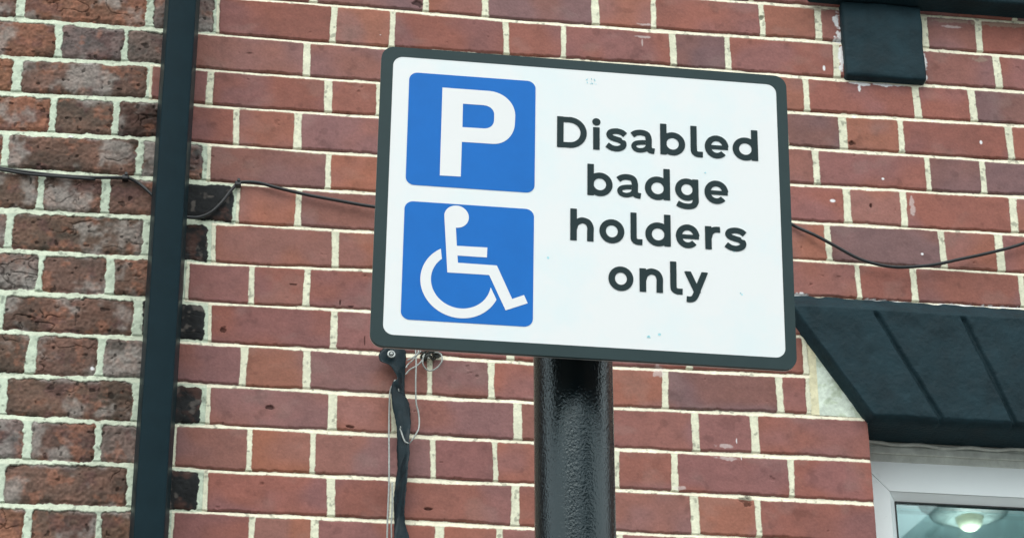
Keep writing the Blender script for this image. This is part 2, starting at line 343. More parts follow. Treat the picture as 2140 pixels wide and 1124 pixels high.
def wall_fields(us, zs):
    U, Z = np.meshgrid(us.astype(np.float32), zs.astype(np.float32))
    nz, nu = U.shape
    zj = {j: (Z0 - j*HC + bed(j, us.astype(np.float32)) + (vn(us, us*0+j*3.1, .05, 9)-.5)*.0016).astype(np.float32) for j in range(NR0-2, NR1+1)}
    lo = NR0-2
    ZJ = np.stack([zj[j] for j in range(lo, NR1+1)])
    n = np.floor((Z0 - Z)/HC).astype(np.int32)+1
    ci = np.broadcast_to(np.arange(nu), (nz, nu))
    n = np.clip(n, NR0, NR1-1)
    n = np.where(Z < ZJ[n-lo, ci], n+1, n); n = np.clip(n, NR0, NR1-1)
    n = np.where(Z > ZJ[n-1-lo, ci], n-1, n); n = np.clip(n, NR0, NR1-1)
    zt = ZJ[n-1-lo, ci]; zb = ZJ[n-lo, ci]
    pl = np.zeros_like(U); pr = np.zeros_like(U); old = np.zeros(U.shape, bool)
    base = np.zeros(U.shape+(3,), np.float32); bid = np.zeros(U.shape, np.float32); isk = np.zeros(U.shape, bool)
    hl = np.zeros_like(U); hr = np.zeros_like(U)
    for r in np.unique(n):
        ps, cl, nb = rows[int(r)]
        rs = np.random.RandomState(int(r)+100)
        tilt = rs.uniform(-.03, .03, len(ps)).astype(np.float32)
        hw = rs.uniform(.0044, .0080, len(ps)).astype(np.float32)
        m = n == r
        u = U[m]; dz = Z[m]-(zt[m]+zb[m])/2
        nzs = (vn(u, Z[m], .03, 21)-.5)*.003
        c = np.searchsorted(ps, u)
        for rep in range(2):
            cc = np.clip(c, 1, len(ps)-1)
            L = ps[cc-1]+tilt[cc-1]*dz; R = ps[cc]+tilt[cc]*dz
            c = np.where(u < L, cc-1, np.where(u > R, cc+1, cc))
        c = np.clip(c, 1, len(ps)-1)
        L = ps[c-1]+tilt[c-1]*dz; R = ps[c]+tilt[c]*dz
        pl[m] = L; pr[m] = R; hl[m] = hw[c-1]; hr[m] = hw[c]
        old[m] = c < nb
        tab = np.stack([CL[k]*(1+rs.uniform(-.09, .09))*(1+rs.uniform(-.03, .03, 3)) for k in cl]).astype(np.float32)
        base[m] = tab[np.clip(c, 0, len(cl)-1)]
        isk[m] = np.array([k in 'k' for k in cl])[np.clip(c, 0, len(cl)-1)]
        bid[m] = c*1.7+r*7.3
    of = old.astype(np.float32)
    # distance inside the brick
    eN = (fbm(U, Z, .011, 1, 3)-.5)
    eF = (vn(U, Z, .0035, 4)-.5)
    eB = (fbm(U, Z, .045, 2, 2)-.5)
    hb = .0050 + .0009*of + (fbm(U, Z*.3, .16, 12, 2)-.5)*.0042
    hs = np.where(U-pl < pr-U, hl, hr) + .0006*of
    dx = np.minimum(U-pl, pr-U) - hs
    dt = (zt-Z) - hb
    db = (Z-zb) - hb
    db = db - .0012*sst(.45, .8, vn(U, Z*0+bid, .009, 31)) * (1-of)          # chipped lower arris
    dz_ = np.minimum(dt, db)
    rc = .0035 + .0035*of
    qx = rc-np.minimum(dx, rc); qz = rc-np.minimum(dz_, rc)
    d = rc - np.sqrt(qx*qx+qz*qz)
    d = np.where((dx > rc) | (dz_ > rc), np.minimum(dx, dz_), d)
    amp = .0024 + .0045*of
    d = d + eN*amp + eF*(.0009+.001*of) + eB*(.002+.0035*of)
    m = sst(-.0005, .0009, d)
    # relief
    bh = (vn(bid, bid*0, .77, 3)-.5)
    h_new = .0005 + bh*.0016 + (fbm(U, Z, .06, 6, 3)-.5)*.0012 + (vn(U, Z, .004, 7)-.5)*.00035 - .0016*(1-sst(0, .003, d))
    h_new = h_new - .002*sst(.84, .92, fbm(U, Z, .02, 44, 3))
    crag = fbm(U+bid*.1, Z, .035, 14, 4, .6)
    ridge = np.abs(fbm(U+bid*.3+ (vn(U, Z, .02, 51)-.5)*.03, Z*1.5, .05, 15, 3)-.5)
    rough_b = sst(.35, .75, vn(bid, bid*0+3, .9, 52))
    crack = (1-sst(.003, .022, ridge))*sst(.48, .7, vn(U+bid, Z, .05, 16))*(.25+.75*rough_b)
    pit = sst(.76, .84, fbm(U, Z, .012, 18, 2))
    h_old = bh*.005 + (crag-.5)*(.0026+.0048*rough_b) + (vn(U, Z, .006, 19)-.5)*.0022 - crack*.0028 - pit*.0018 - .003*(1-sst(0, .007, d))
    h_old = np.where(isk, h_old*.35, h_old)
    hbk = h_new*(1-of) + h_old*of
    # pointing: weathered joint, cut back under the upper brick
    bd = np.minimum(zt-Z, Z-zb)
    inbed = (bd < hb*1.15) | ((bd < hb+.006) & (dx > .0015))
    zz = np.where(zt-Z < Z-zb, Z-zt, Z-zb)
    tt = np.clip((zz/hb+1)/2, 0, 1)
    gap = sst(.35, .7, fbm(U, Z*.2, .05, 27, 3))
    rec_bed = .0002 + .0042*tt + gap*.0035*sst(.70, .95, tt)
    rec_perp = .0007 + .0008*(fbm(U, Z, .01, 22)-.5)
    rec = np.where(inbed, rec_bed, rec_perp)
    rec_o = .0012 + (fbm(U, Z, .014, 23, 3)-.5)*.0038 + np.where(inbed, .0025*tt + gap*.0030*sst(.75, .95, tt), 0)
    hm = -(rec*(1-of) + rec_o*of)
    H = hbk*m + hm*(1-m)
    # ---- albedo
    v1 = fbm(U+bid*.37, Z, .075, 33, 3)-.5
    v2 = fbm(U+bid*.11, Z*1.4, .022, 34, 3)-.5
    v3 = fbm(U, Z, .005, 35, 2)-.5
    tint = np.array([.55, .18, -.1], np.float32)
    cb = base*np.array([1.08, 1.12, 1.07], np.float32)*(1 + v1[..., None]*tint*.42 + v2[..., None]*np.array([.30, .26, .26], np.float32) + v3[..., None]*.14)
    hue = sst(.36, .64, fbm(U+bid*.9, Z*1.2, .10, 38, 2))[..., None]
    lum = cb.mean(-1, keepdims=True)
    cb = cb*.55 + .45*lum*(hue*np.array([1.82, .70, .50], np.float32) + (1-hue)*np.array([1.47, .76, .77], np.float32))
    stain = sst(.70, .82, fbm(U+bid, Z, .028, 36, 3))[..., None]
    cb = cb*(1-stain*.18)
    blm = sst(.60, .80, fbm(U+bid*.2, Z*1.3, .06, 37, 3))[..., None]
    cb = cb*(1-blm*.16) + np.array([.30, .22, .20], np.float32)*blm*.16
    # weathered old bricks: brown, grey, orange and soot patches of their own
    w1 = fbm(U+bid*.5, Z*1.3, .05, 41, 4, .6)
    w2 = fbm(U+bid*.7, Z, .030, 42, 4, .6)
    w3 = fbm(U-bid*.6, Z, .040, 43, 4, .6)
    co = base*(1+(w1[..., None]-.5)*np.array([1.5, 1.1, 1.0], np.float32))
    def over(c, a, k): return c*(1-a[..., None]) + np.array(k, np.float32)*a[..., None]
    co = co*.86
    co = over(co, sst(.56, .74, w2)*.45, lin((158,106,84)))
    co = over(co, sst(.55, .72, w3)*.55, lin((92,66,64)))
    co = over(co, np.clip(sst(.52, .72, fbm(U+bid, Z, .06, 45, 4, .62))*.60+sst(.012, 0, dt)*sst(.5, .7, w3)*.5, 0, 1), lin((156,150,144)))
    co = co*(1-.42*crack[..., None])*(1-.6*pit[..., None])*(1+(vn(U, Z, .0035, 46)[..., None]-.5)*.5)
    ck = lin((40,41,42))*(1+(w1[..., None]-.5)*1.6)
    ck = over(ck, sst(.60, .76, fbm(U, Z, .016, 47, 3))*.6, lin((112,104,98)))
    ck = over(ck, sst(.50, .68, w3)*.6, lin((92,64,56)))
    co = np.where(isk[..., None], ck, co)
    cb = np.where(old[..., None], co, cb)
    # mortar
    g1 = fbm(U, Z, .05, 61, 3); g2 = fbm(U, Z, .008, 62, 3)
    mn = np.where(inbed[..., None], lin((236,230,206)), lin((222,221,196)))
    mo = np.where(inbed[..., None], lin((208,216,194)), lin((199,211,190)))
    mc = mn*(1-of[..., None]) + mo*of[..., None]
    mc = mc*(1+(g1[..., None]-.5)*.22+(g2[..., None]-.5)*.35)
    mc = mc*(1-.45*sst(.66, .80, fbm(U, Z, .011, 63, 3))[..., None])
    mcol = np.where(tt*inbed > .5, sst(-.0017, -.0007, d), m)     # the brick's own underside stays brick
    C = cb*mcol[..., None] + mc*(1-mcol[..., None])
    # dabs of white paint, chips and specks that the bricks carry
    for kind, bx, bz, ra, rb in BLOBS:
        w = np.sqrt(((U-bx)/max(ra, .0009))**2+((Z-bz)/max(rb, .0009))**2)
        if w.min() > 2: continue
        big = ra*rb > 2e-5
        a = 1-sst(.75, 1.35, w + ((fbm(U, Z, .008, 71, 3)-.5)*2.2 if big else 0))
        if kind == 'w': C = over(C, a*(.90 if big else .95), lin((236,236,236)))
        elif kind == 'v': C = over(C, a*.42, lin((226,216,212)))
        elif kind == 's': C = over(C, a*.6, lin((150,134,118)))
        elif kind == 't': C = over(C, a, lin((40,120,140)))
        else:
            C = C*(1-.6*a[..., None]); H = H - a*.004
    # patch of old render beside the stone lintel
    T = np.array(TRI, np.float32)
    ins = (U > 1.2505+.004*(eN)) & (Z > 3.556) & (Z < 3.7466-(U-1.2296)*1.5) & (Z < 3.74)
    tr = np.where(ins, 1., 0.).astype(np.float32)
    strip = ins & (U < 1.2665)
    rp = lin((205,216,202))*(.72+.75*fbm(U, Z, .022, 81, 4, .7)[..., None])
    rp = over(rp, sst(.5, .75, fbm(U, Z, .015, 82, 3))*.55, lin((176,190,160)))
    sp = lin((222,216,182))*(.85+.3*g2[..., None])
    C = np.where(strip[..., None], sp, np.where(ins[..., None], rp, C))
    H = np.where(ins, -.002 + (fbm(U, Z, .02, 83, 3)-.5)*.004, H)
    return U, Z, H, np.clip(C, .004, .9), old

def build_walls():
    fx = np.arange(-.46, 1.92, .00125); fz = np.arange(3.08, 4.70, .00105)
    cx0 = np.arange(-2.2, -.46-.001, .008); cx1 = np.arange(1.92, 4.0, .008)
    cz0 = np.arange(.0, 3.08-.001, .008); cz1 = np.arange(4.70, 5.3, .008)
    cx0 = np.append(cx0[:-1], fx[0]); cx1 = np.insert(cx1[1:], 0, fx[-1])
    cz0 = np.append(cz0[:-1], fz[0]); cz1 = np.insert(cz1[1:], 0, fz[-1])
    allx = np.concatenate([cx0[:-1], fx, cx1[1:]])
    blocks = [(fx, fz), (allx[::1], cz0) if False else (np.arange(-2.2, 4.0, .008), cz0), (np.arange(-2.2, 4.0, .008), cz1), (cx0, fz[::6] if fz[::6][-1] == fz[-1] else np.append(fz[::6], fz[-1])), (cx1, fz[::6] if fz[::6][-1] == fz[-1] else np.append(fz[::6], fz[-1]))]
    acc = {True: [], False: []}
    for us, zs in blocks:
        U, Z, H, C, old = wall_fields(us, zs)
        nz, nu = U.shape
        co = np.stack([U, -H, Z], -1).reshape(-1, 3)
        cc = np.concatenate([C, np.ones(C.shape[:2]+(1,), np.float32)], -1).reshape(-1, 4)
        i = np.arange(nz*nu).reshape(nz, nu)
        q = np.stack([i[:-1, :-1], i[:-1, 1:], i[1:, 1:], i[1:, :-1]], -1)
        uc = (U[:-1, :-1]+U[1:, 1:])/2; zc = (Z[:-1, :-1]+Z[1:, 1:])/2
        hole = (uc > X_OPEN0) & (uc < X_OPEN1) & (zc < Z_OPEN1) & (zc > Z_OPEN0)
        oc = old[:-1, :-1]
        for flag in (True, False):
            sel = (oc == flag) & ~hole
            qq = q[sel].reshape(-1, 4)
            if not len(qq): continue
            used, inv = np.unique(qq, return_inverse=True)
            acc[flag].append((co[used], cc[used], inv.reshape(-1, 4)))
    for flag in (True, False):
        off = 0; V = []; K = []; F = []
        for v, k, f in acc[flag]:
            V.append(v); K.append(k); F.append(f+off); off += len(v)
        V = np.concatenate(V).astype(np.float32); K = np.concatenate(K).astype(np.float32); F = np.concatenate(F).astype(np.int32)
        if not flag:   # returns of the window opening and the back of the wall
            x0, x1, z0, z1 = X_OPEN0, X_OPEN1, Z_OPEN0, Z_OPEN1
            e = [(x0,.0006,z0),(x0,.0006,z1),(x0,.22,z1),(x0,.22,z0), (x1,.0006,z0),(x1,.22,z0),(x1,.22,z1),(x1,.0006,z1), (x0,.0006,z0),(x0,.22,z0),(x1,.22,z0),(x1,.0006,z0)]
            b = len(V)
            V = np.concatenate([V, np.array(e, np.float32)])
            K = np.concatenate([K, np.tile(np.append(CL['r'], 1).astype(np.float32), (len(e), 1))])
            F = np.concatenate([F, np.array([[b, b+1, b+2, b+3], [b+4, b+5, b+6, b+7], [b+8, b+9, b+10, b+11]], np.int32)])
        me = bpy.data.meshes.new('brick_wall')
        me.vertices.add(len(V)); me.vertices.foreach_set('co', V.ravel())
        me.loops.add(F.size); me.loops.foreach_set('vertex_index', F.ravel())
        me.polygons.add(len(F))
        me.polygons.foreach_set('loop_start', np.arange(0, F.size, 4, dtype=np.int32))
        me.polygons.foreach_set('loop_total', np.full(len(F), 4, np.int32))
        me.update(calc_edges=True)
        a = me.color_attributes.new('Col', 'FLOAT_COLOR', 'POINT')
        a.data.foreach_set('color', K.ravel())
        me.polygons.foreach_set('use_smooth', np.ones(len(F), bool))
        o = bpy.data.objects.new('brick_wall', me); col.objects.link(o)
        me.materials.append(M_wall)
        if flag: tag(o, 'old weathered brick wall with cracked brown bricks and thick pale mortar, left of the black pipe', 'wall')
        else: tag(o, 'smooth red brick wall with cream pointing behind the sign', 'wall')
build_walls()

# ------------------------------------------------------------------ ground
def slab(name, x0, x1, y0, y1, z, m, th=.1):
    bm = bmesh.new(); add_box(bm, x0, x1, y0, y1, z-th, z)
    return tag(bm_obj(name, bm, m), kind='structure')
slab('ground', -60, 60, -60, 40, -.13, M_asph)
slab('road', -60, 60, -12.2, -5.6, -.12, M_asph, .008)
slab('pavement', -60, 60, -5.55, -.02, 0, M_pave, .13)
slab('kerb', -60, 60, -5.68, -5.55, .004, M_pave, .13)
slab('far_pavement', -60, 60, -15, -12.2, .0, M_pave, .12)

# ------------------------------------------------------------------ black downpipe
t = empty('drainpipe', (.008, 0, 0))
bm = bmesh.new()
W2 = .0335
def ring(w, r, n=6):
    out = []
    for cx, cy, a0 in ((w-r, w-r, 0), (-w+r, w-r, 90), (-w+r, -w+r, 180), (w-r, -w+r, 270)):
        for k in range(n+1):
            a = math.radians(a0+90*k/n); out.append((cx+r*math.cos(a), cy+r*math.sin(a)))
    return out
rg = []      # flat front, sides flaring slightly towards the wall
for sx_, sy_, w_, a0 in ((1, 1, .0345, 0), (-1, 1, .0345, 90), (-1, -1, .0268, 180), (1, -1, .0268, 270)):
    r_ = .004
    for k in range(5):
        a = math.radians(a0+90*k/4)
        rg.append((sx_*(w_-r_)+r_*math.cos(a), sy_*(W2-r_)+r_*math.sin(a)))
prev = None
zsp = np.linspace(.15, 5.3, 60)
for z in zsp:
    cx = .0005*math.sin(z*9)+ (z-3.76)*.0022; cy = -.062
    vs = [bm.verts.new((cx+a, cy+b, z)) for a, b in rg]
    if prev:
        for k in range(len(vs)):
            bm.faces.new((prev[k], prev[(k+1) % len(vs)], vs[(k+1) % len(vs)], vs[k]))
    prev = vs
bm_obj('pipe', bm, M_pipe, t, True)
for z in (1.2, 2.8, 4.75):
    bm = bmesh.new(); add_box(bm, -.055, .055, -.101, -.001, z-.02, z+.02, .004)
    bm_obj('bracket', bm, M_pipe, t)
tag(t, 'black painted square drainpipe running down between the old and the newer brickwork', 'drainpipe')

# ------------------------------------------------------------------ painted stone lintel
CX = 2.02
def build_lintel():
    zb, zt = 3.5425, 3.8085
    edges0 = [1.3595, 1.500, 1.645, 1.795, 1.935, 2.105, 2.245, 2.395, 2.54, 2.6805]
    nz, nu = 110, 640
    u0 = np.linspace(edges0[0], edges0[-1], nu); zz = np.linspace(zb, zt, nz)
    A, Zg = np.meshgrid(u0, zz)
    F = 1+(Zg-zb)*.99
    U = CX-(CX-A)*F
    band = 3.773
    Hh = np.full(U.shape, .034)
    # grooves between the stones
    dist = np.min(np.abs(A[..., None]-np.array(edges0[1:-1])), -1)*F
    g = 1-sst(.0015, .0085, dist+(vn(U, Zg, .02, 3)-.5)*.002)
    g = g*(1-sst(band-.010, band-.002, Zg))
    Hh = Hh-g*.009
    # rounded arris at foot, chamfer at the head, rounded ends
    Hh = Hh - .006*(1-sst(0, .008, Zg-zb))**1.5
    Hh = np.where(Zg > band, Hh*(1-((Zg-band)/(zt-band))*.93), Hh)
    e = np.minimum(A-edges0[0], edges0[-1]-A)*F
    Hh = Hh-.022*(1-sst(0, .009, e))
    # uneven hand-tooled face under thick paint
    Hh = Hh+(fbm(U, Zg, .09, 91, 3)-.5)*.006+(fbm(U, Zg, .02, 92, 3)-.5)*.0022*(1-g)
    Zv = Zg+ (np.where((Zg > zt-.001), (vn(U, Zg, .02, 94)-.5)*.004, 0)) + (1-sst(0, .01, Zg-zb))*(vn(U, Zg*0, .05, 95)-.5)*.005
    bm = bmesh.new()
    V = [[bm.verts.new((U[i, j], -Hh[i, j], Zv[i, j])) for j in range(nu)] for i in range(nz)]
    for i in range(nz-1):
        for j in range(nu-1):
            bm.faces.new((V[i][j], V[i][j+1], V[i+1][j+1], V[i+1][j]))
    # soffit, head and ends run back into the wall
    lo = [bm.verts.new((v.co.x, .082, zb+.0015)) for v in V[0]]
    mid = [bm.verts.new((v.co.x, -.002, v.co.z-.001+(rng.random()-.5)*.001)) for v in V[0]]
    for j in range(nu-1):
        bm.faces.new((mid[j], mid[j+1], V[0][j+1], V[0][j])); bm.faces.new((lo[j], lo[j+1], mid[j+1], mid[j]))
    hi = [bm.verts.new((v.co.x, .01, v.co.z)) for v in V[-1]]
    for j in range(nu-1):
        bm.faces.new((V[-1][j], V[-1][j+1], hi[j+1], hi[j]))
    for c in (0, nu-1):
        bk = [bm.verts.new((V[i][c].co.x, .01, V[i][c].co.z)) for i in range(nz)]
        for i in range(nz-1):
            f = (V[i][c], V[i+1][c], bk[i+1], bk[i]); bm.faces.new(f if c == 0 else f[::-1])
    bmesh.ops.recalc_face_normals(bm, faces=bm.faces[:])
    o = bm_obj('window_lintel', bm, M_black, None, True)
    tag(o, 'black painted stone lintel with slanted joints above the white window', 'lintel')
build_lintel()

# ------------------------------------------------------------------ upper sill and its block
def rough_box(name, x0, x1, y0, y1, z0, z1, mat, amp, seed, step=.006, rnd=.006):
    """block with rounded, uneven faces: front and side skin as a bent grid"""
    bm = bmesh.new()
    add_box(bm, x0, x1, y0, y1, z0, z1, rnd, 3)
    n = max(2, int(max(x1-x0, z1-z0)/step/6))
    bmesh.ops.triangulate(bm, faces=bm.faces[:])
    for k in range(5):
        es = [e for e in bm.edges if e.calc_length() > step*1.6]
        if not es or len(bm.faces) > 60000: break
        bmesh.ops.subdivide_edges(bm, edges=es, cuts=1)
        bmesh.ops.triangulate(bm, faces=[f for f in bm.faces if len(f.verts) > 4])
    co = np.array([v.co[:] for v in bm.verts])
    d = (fbm(co[:, 0]+co[:, 1]*.7, co[:, 2]+co[:, 1]*.3, .05, seed, 3)-.5)*amp*2 + (fbm(co[:, 0], co[:, 2]+co[:, 1], .012, seed+5, 2)-.5)*amp*.5
    bm.normal_update()
    for v, a in zip(bm.verts, d):
        v.co += v.normal*a
    return bm_obj(name, bm, mat, None, True)
o = rough_box('corbel', 1.3675, 1.5385, -.020, .01, 4.3175, 4.4985, M_black, .0028, 3)
tag(o, 'square black painted stone block under the end of the upper sill', 'corbel')
o = rough_box('window_sill', 1.300, 2.76, -.055, .02, 4.5005, 4.60, M_black, .0015, 8, .012)
tag(o, 'black painted stone sill projecting along the top right edge', 'sill')

# ------------------------------------------------------------------ white window
t = empty('window', (2.03, .1, 2.26))
def wpart(name, boxes, mat, parent, bev=.003):
    bm = bmesh.new()
    for b in boxes: add_box(bm, *b, bev)
    o = bm_obj(name, bm, mat); o.parent = parent
    o.location = -Vector(t.location) if parent is t else (0, 0, 0)
    return o
fy0, fy1 = .086, .150
def mitre_frame(x0, x1, z0, z1, w, y0, y1, slope):
    bm = bmesh.new()
    out = [(x0, z0), (x1, z0), (x1, z1), (x0, z1)]
    inn = [(x0+w, z0+w), (x1-w, z0+w), (x1-w, z1-w), (x0+w, z1-w)]
    for i in range(4):
        j = (i+1) % 4
        g = .0004
        a, b, c, d = out[i], out[j], inn[j], inn[i]
        vs = [(a[0], y0, a[1]), (b[0], y0, b[1]), (c[0], y0+slope, c[1]), (d[0], y0+slope, d[1]), (a[0], y1, a[1]), (b[0], y1, b[1]), (c[0], y1, c[1]), (d[0], y1, d[1])]
        cen = np.mean(vs, 0)
        V = [bm.verts.new(tuple(np.array(p)+(cen-np.array(p))*np.array([.0012, 0, .0012]))) for p in vs]
        for q in ((0,1,2,3),(7,6,5,4),(0,4,5,1),(1,5,6,2),(2,6,7,3),(3,7,4,0)):
            bm.faces.new([V[k] for k in q])
    bmesh.ops.recalc_face_normals(bm, faces=bm.faces[:])
    return bm
fr = bm_obj('frame', mitre_frame(1.3605, 2.699, 2.252, 3.5035, .060, fy0, fy1, .002), M_upvc, t); fr.location = -Vector(t.location)
bd = bm_obj('glazing_bead', mitre_frame(1.4209, 2.6386, 2.3124, 3.4431, .013, fy0+.004, fy0+.03, .016), M_upvc, fr)
gk = bm_obj('gasket', mitre_frame(1.4345, 2.6250, 2.3260, 3.4295, .0025, fy0+.019, fy0+.03, 0), M_gasket, fr)
m, nt, b = nodes('window_glass')
tr_ = N(nt, 'ShaderNodeBsdfTransparent'); tr_.inputs['Color'].default_value = (.84, .97, .97, 1)
gl_ = N(nt, 'ShaderNodeBsdfGlossy'); gl_.inputs['Roughness'].default_value = .012; gl_.inputs['Color'].default_value = (.86, 1, 1, 1)
fr_ = N(nt, 'ShaderNodeFresnel', i_IOR=2.05); ms_ = N(nt, 'ShaderNodeMixShader')
nt.links.new(fr_.outputs[0], ms_.inputs[0]); nt.links.new(tr_.outputs[0], ms_.inputs[1]); nt.links.new(gl_.outputs[0], ms_.inputs[2])
nt.links.new(ms_.outputs[0], nt.nodes['Material Output'].inputs['Surface'])
M_glass = m
def pane(y):
    bm = bmesh.new(); bm.faces.new([bm.verts.new(p) for p in ((1.4368, y, 2.328), (2.623, y, 2.328), (2.623, y, 3.4273), (1.4368, y, 3.4273))])
    o = bm_obj('glass', bm, M_glass, fr)
pane(fy0+.022); pane(fy0+.046)
tag(t, 'white plastic window below the black lintel, its pane pale with faint reflections', 'window')
# head trim: wavy sealant bead and grey packers between frame and lintel
bm = bmesh.new(); add_box(bm, 1.3607, 2.6990, .0845, .14, 3.5037, 3.562, .001)
tr = bm_obj('head_trim', bm, M_trim); tr.parent = t; tr.location = -Vector(t.location)
bm = bmesh.new(); add_box(bm, 1.3607, 2.6990, .0790, .0843, 3.5180, 3.5335, .002)
tr = bm_obj('drip_strip', bm, M_trim); tr.parent = t; tr.location = -Vector(t.location)
bm = bmesh.new()
pts = [(1.362+1.335*k/120, .0815, 3.5395+.0022*math.sin(k*.7)+.0015*math.sin(k*.23+1)) for k in range(121)]
add_tube(bm, pts, .0042, 8)
tr = bm_obj('sealant', bm, M_trim, None, True); tr.parent = t; tr.location = -Vector(t.location)

# net curtain, added behind the glass to make the pane paler
m, nt, b = nodes('added_curtain_cloth')
b.inputs['Base Color'].default_value = (.88, .93, .92, 1); b.inputs['Roughness'].default_value = .95; b.inputs['Specular IOR Level'].default_value = .1
tcn = N(nt, 'ShaderNodeTexCoord'); nn = N(nt, 'ShaderNodeTexNoise', i_Scale=5., i_Detail=2.)
nt.links.new(tcn.outputs['Object'], nn.inputs['Vector'])
mr = N(nt, 'ShaderNodeMapRange'); mr.inputs['From Min'].default_value = .3; mr.inputs['From Max'].default_value = .7; mr.inputs['To Min'].default_value = .74; mr.inputs['To Max'].default_value = .90
nt.links.new(nn.outputs['Fac'], mr.inputs['Value']); nt.links.new(mr.outputs['Result'], b.inputs['Alpha'])
tl = N(nt, 'ShaderNodeBsdfTranslucent'); tl.inputs['Color'].default_value = (.66, .86, .86, 1)
tp = N(nt, 'ShaderNodeBsdfTransparent'); m1 = N(nt, 'ShaderNodeMixShader'); m1.inputs[0].default_value = .5; m2 = N(nt, 'ShaderNodeMixShader')
nt.links.remove(b.inputs['Alpha'].links[0]); b.inputs['Alpha'].default_value = 1
nt.links.new(b.outputs[0], m1.inputs[1]); nt.links.new(tl.outputs[0], m1.inputs[2])
nt.links.new(mr.outputs['Result'], m2.inputs[0]); nt.links.new(tp.outputs[0], m2.inputs[1]); nt.links.new(m1.outputs[0], m2.inputs[2])
nt.links.new(m2.outputs[0], nt.nodes['Material Output'].inputs['Surface'])
bm = bmesh.new(); prev = None
for k in range(240):
    x = 1.38+1.30*k/239
    y = .225+.012*math.sin(k*.42)+.008*math.sin(k*.17+1)
    vs = [bm.verts.new((x, y, 2.30)), bm.verts.new((x+.002*math.sin(k*.3), y+.004*math.sin(k*.5), 3.56))]
    if prev: bm.faces.new((prev[0], vs[0], vs[1], prev[1]))
    prev = vs
cu = bm_obj('added_curtain', bm, m, None, True)
tag(cu, 'thin net curtain added inside the white window to make its pane paler', 'curtain')

# the room behind, one thing, and its ceiling lamp
bm = bmesh.new()
rx0, rx1, ry0, ry1, rz0, rz1 = .9, 4.0, .23, 4.2, 1.6, 4.16
q = [(rx0,ry0,rz0),(rx1,ry0,rz0),(rx1,ry1,rz0),(rx0,ry1,rz0),(rx0,ry0,rz1),(rx1,ry0,rz1),(rx1,ry1,rz1),(rx0,ry1,rz1)]
V = [bm.verts.new(p) for p in q]
for f in ((0,1,2,3),(7,6,5,4),(0,3,7,4)):      # rear and right walls left out so sky light brightens the ceiling
    bm.faces.new([V[k] for k in f])
add_box(bm, rx0+.01, rx1-.01, 1.05, 1.25, 4.06, 4.155)
rm = bm_obj('room', bm, M_ceil); tag(rm, 'pale room behind the white window', 'room')
LX, LY, LZ = CEIL_LAMP
t = empty('ceiling_lamp', (LX, LY, LZ))
def lathe(prof, n=32):
    bm = bmesh.new(); prev = None
    for r, z in prof:
        vs = [bm.verts.new((r*math.cos(2*math.pi*k/n), r*math.sin(2*math.pi*k/n), z)) for k in range(n)]
        if prev:
            for k in range(n): bm.faces.new((prev[k], prev[(k+1) % n], vs[(k+1) % n], vs[k]))
        prev = vs
    bm.faces.new(prev)
    bmesh.ops.recalc_face_normals(bm, faces=bm.faces[:])
    return bm
m, nt, b = nodes('lamp_glow')
b.inputs['Base Color'].default_value = (.8, .75, .55, 1)
b.inputs['Emission Color'].default_value = (1, .93, .55, 1); b.inputs['Emission Strength'].default_value = .9
bm_obj('bowl', lathe([(.036*math.cos(a), -.036*math.sin(a)-.02) for a in np.linspace(0, 1.5, 10)]), m, t, True)
bm_obj('ceiling_plate', lathe([(.0001, .02), (.105, .02), (.105, -.005), (.06, -.019), (.0001, -.0195)]), M_trim, t, True)
ll = bpy.data.lights.new('lamp_light', 'POINT'); ll.energy = 2.9; ll.shadow_soft_size = .008; ll.color = (.9, 1, 1)
lo = bpy.data.objects.new('lamp_light', ll); col.objects.link(lo); lo.parent = t; lo.location = (0, 0, -.13)
tag(t, 'round ceiling lamp with a pale yellow bowl seen through the window', 'lamp')

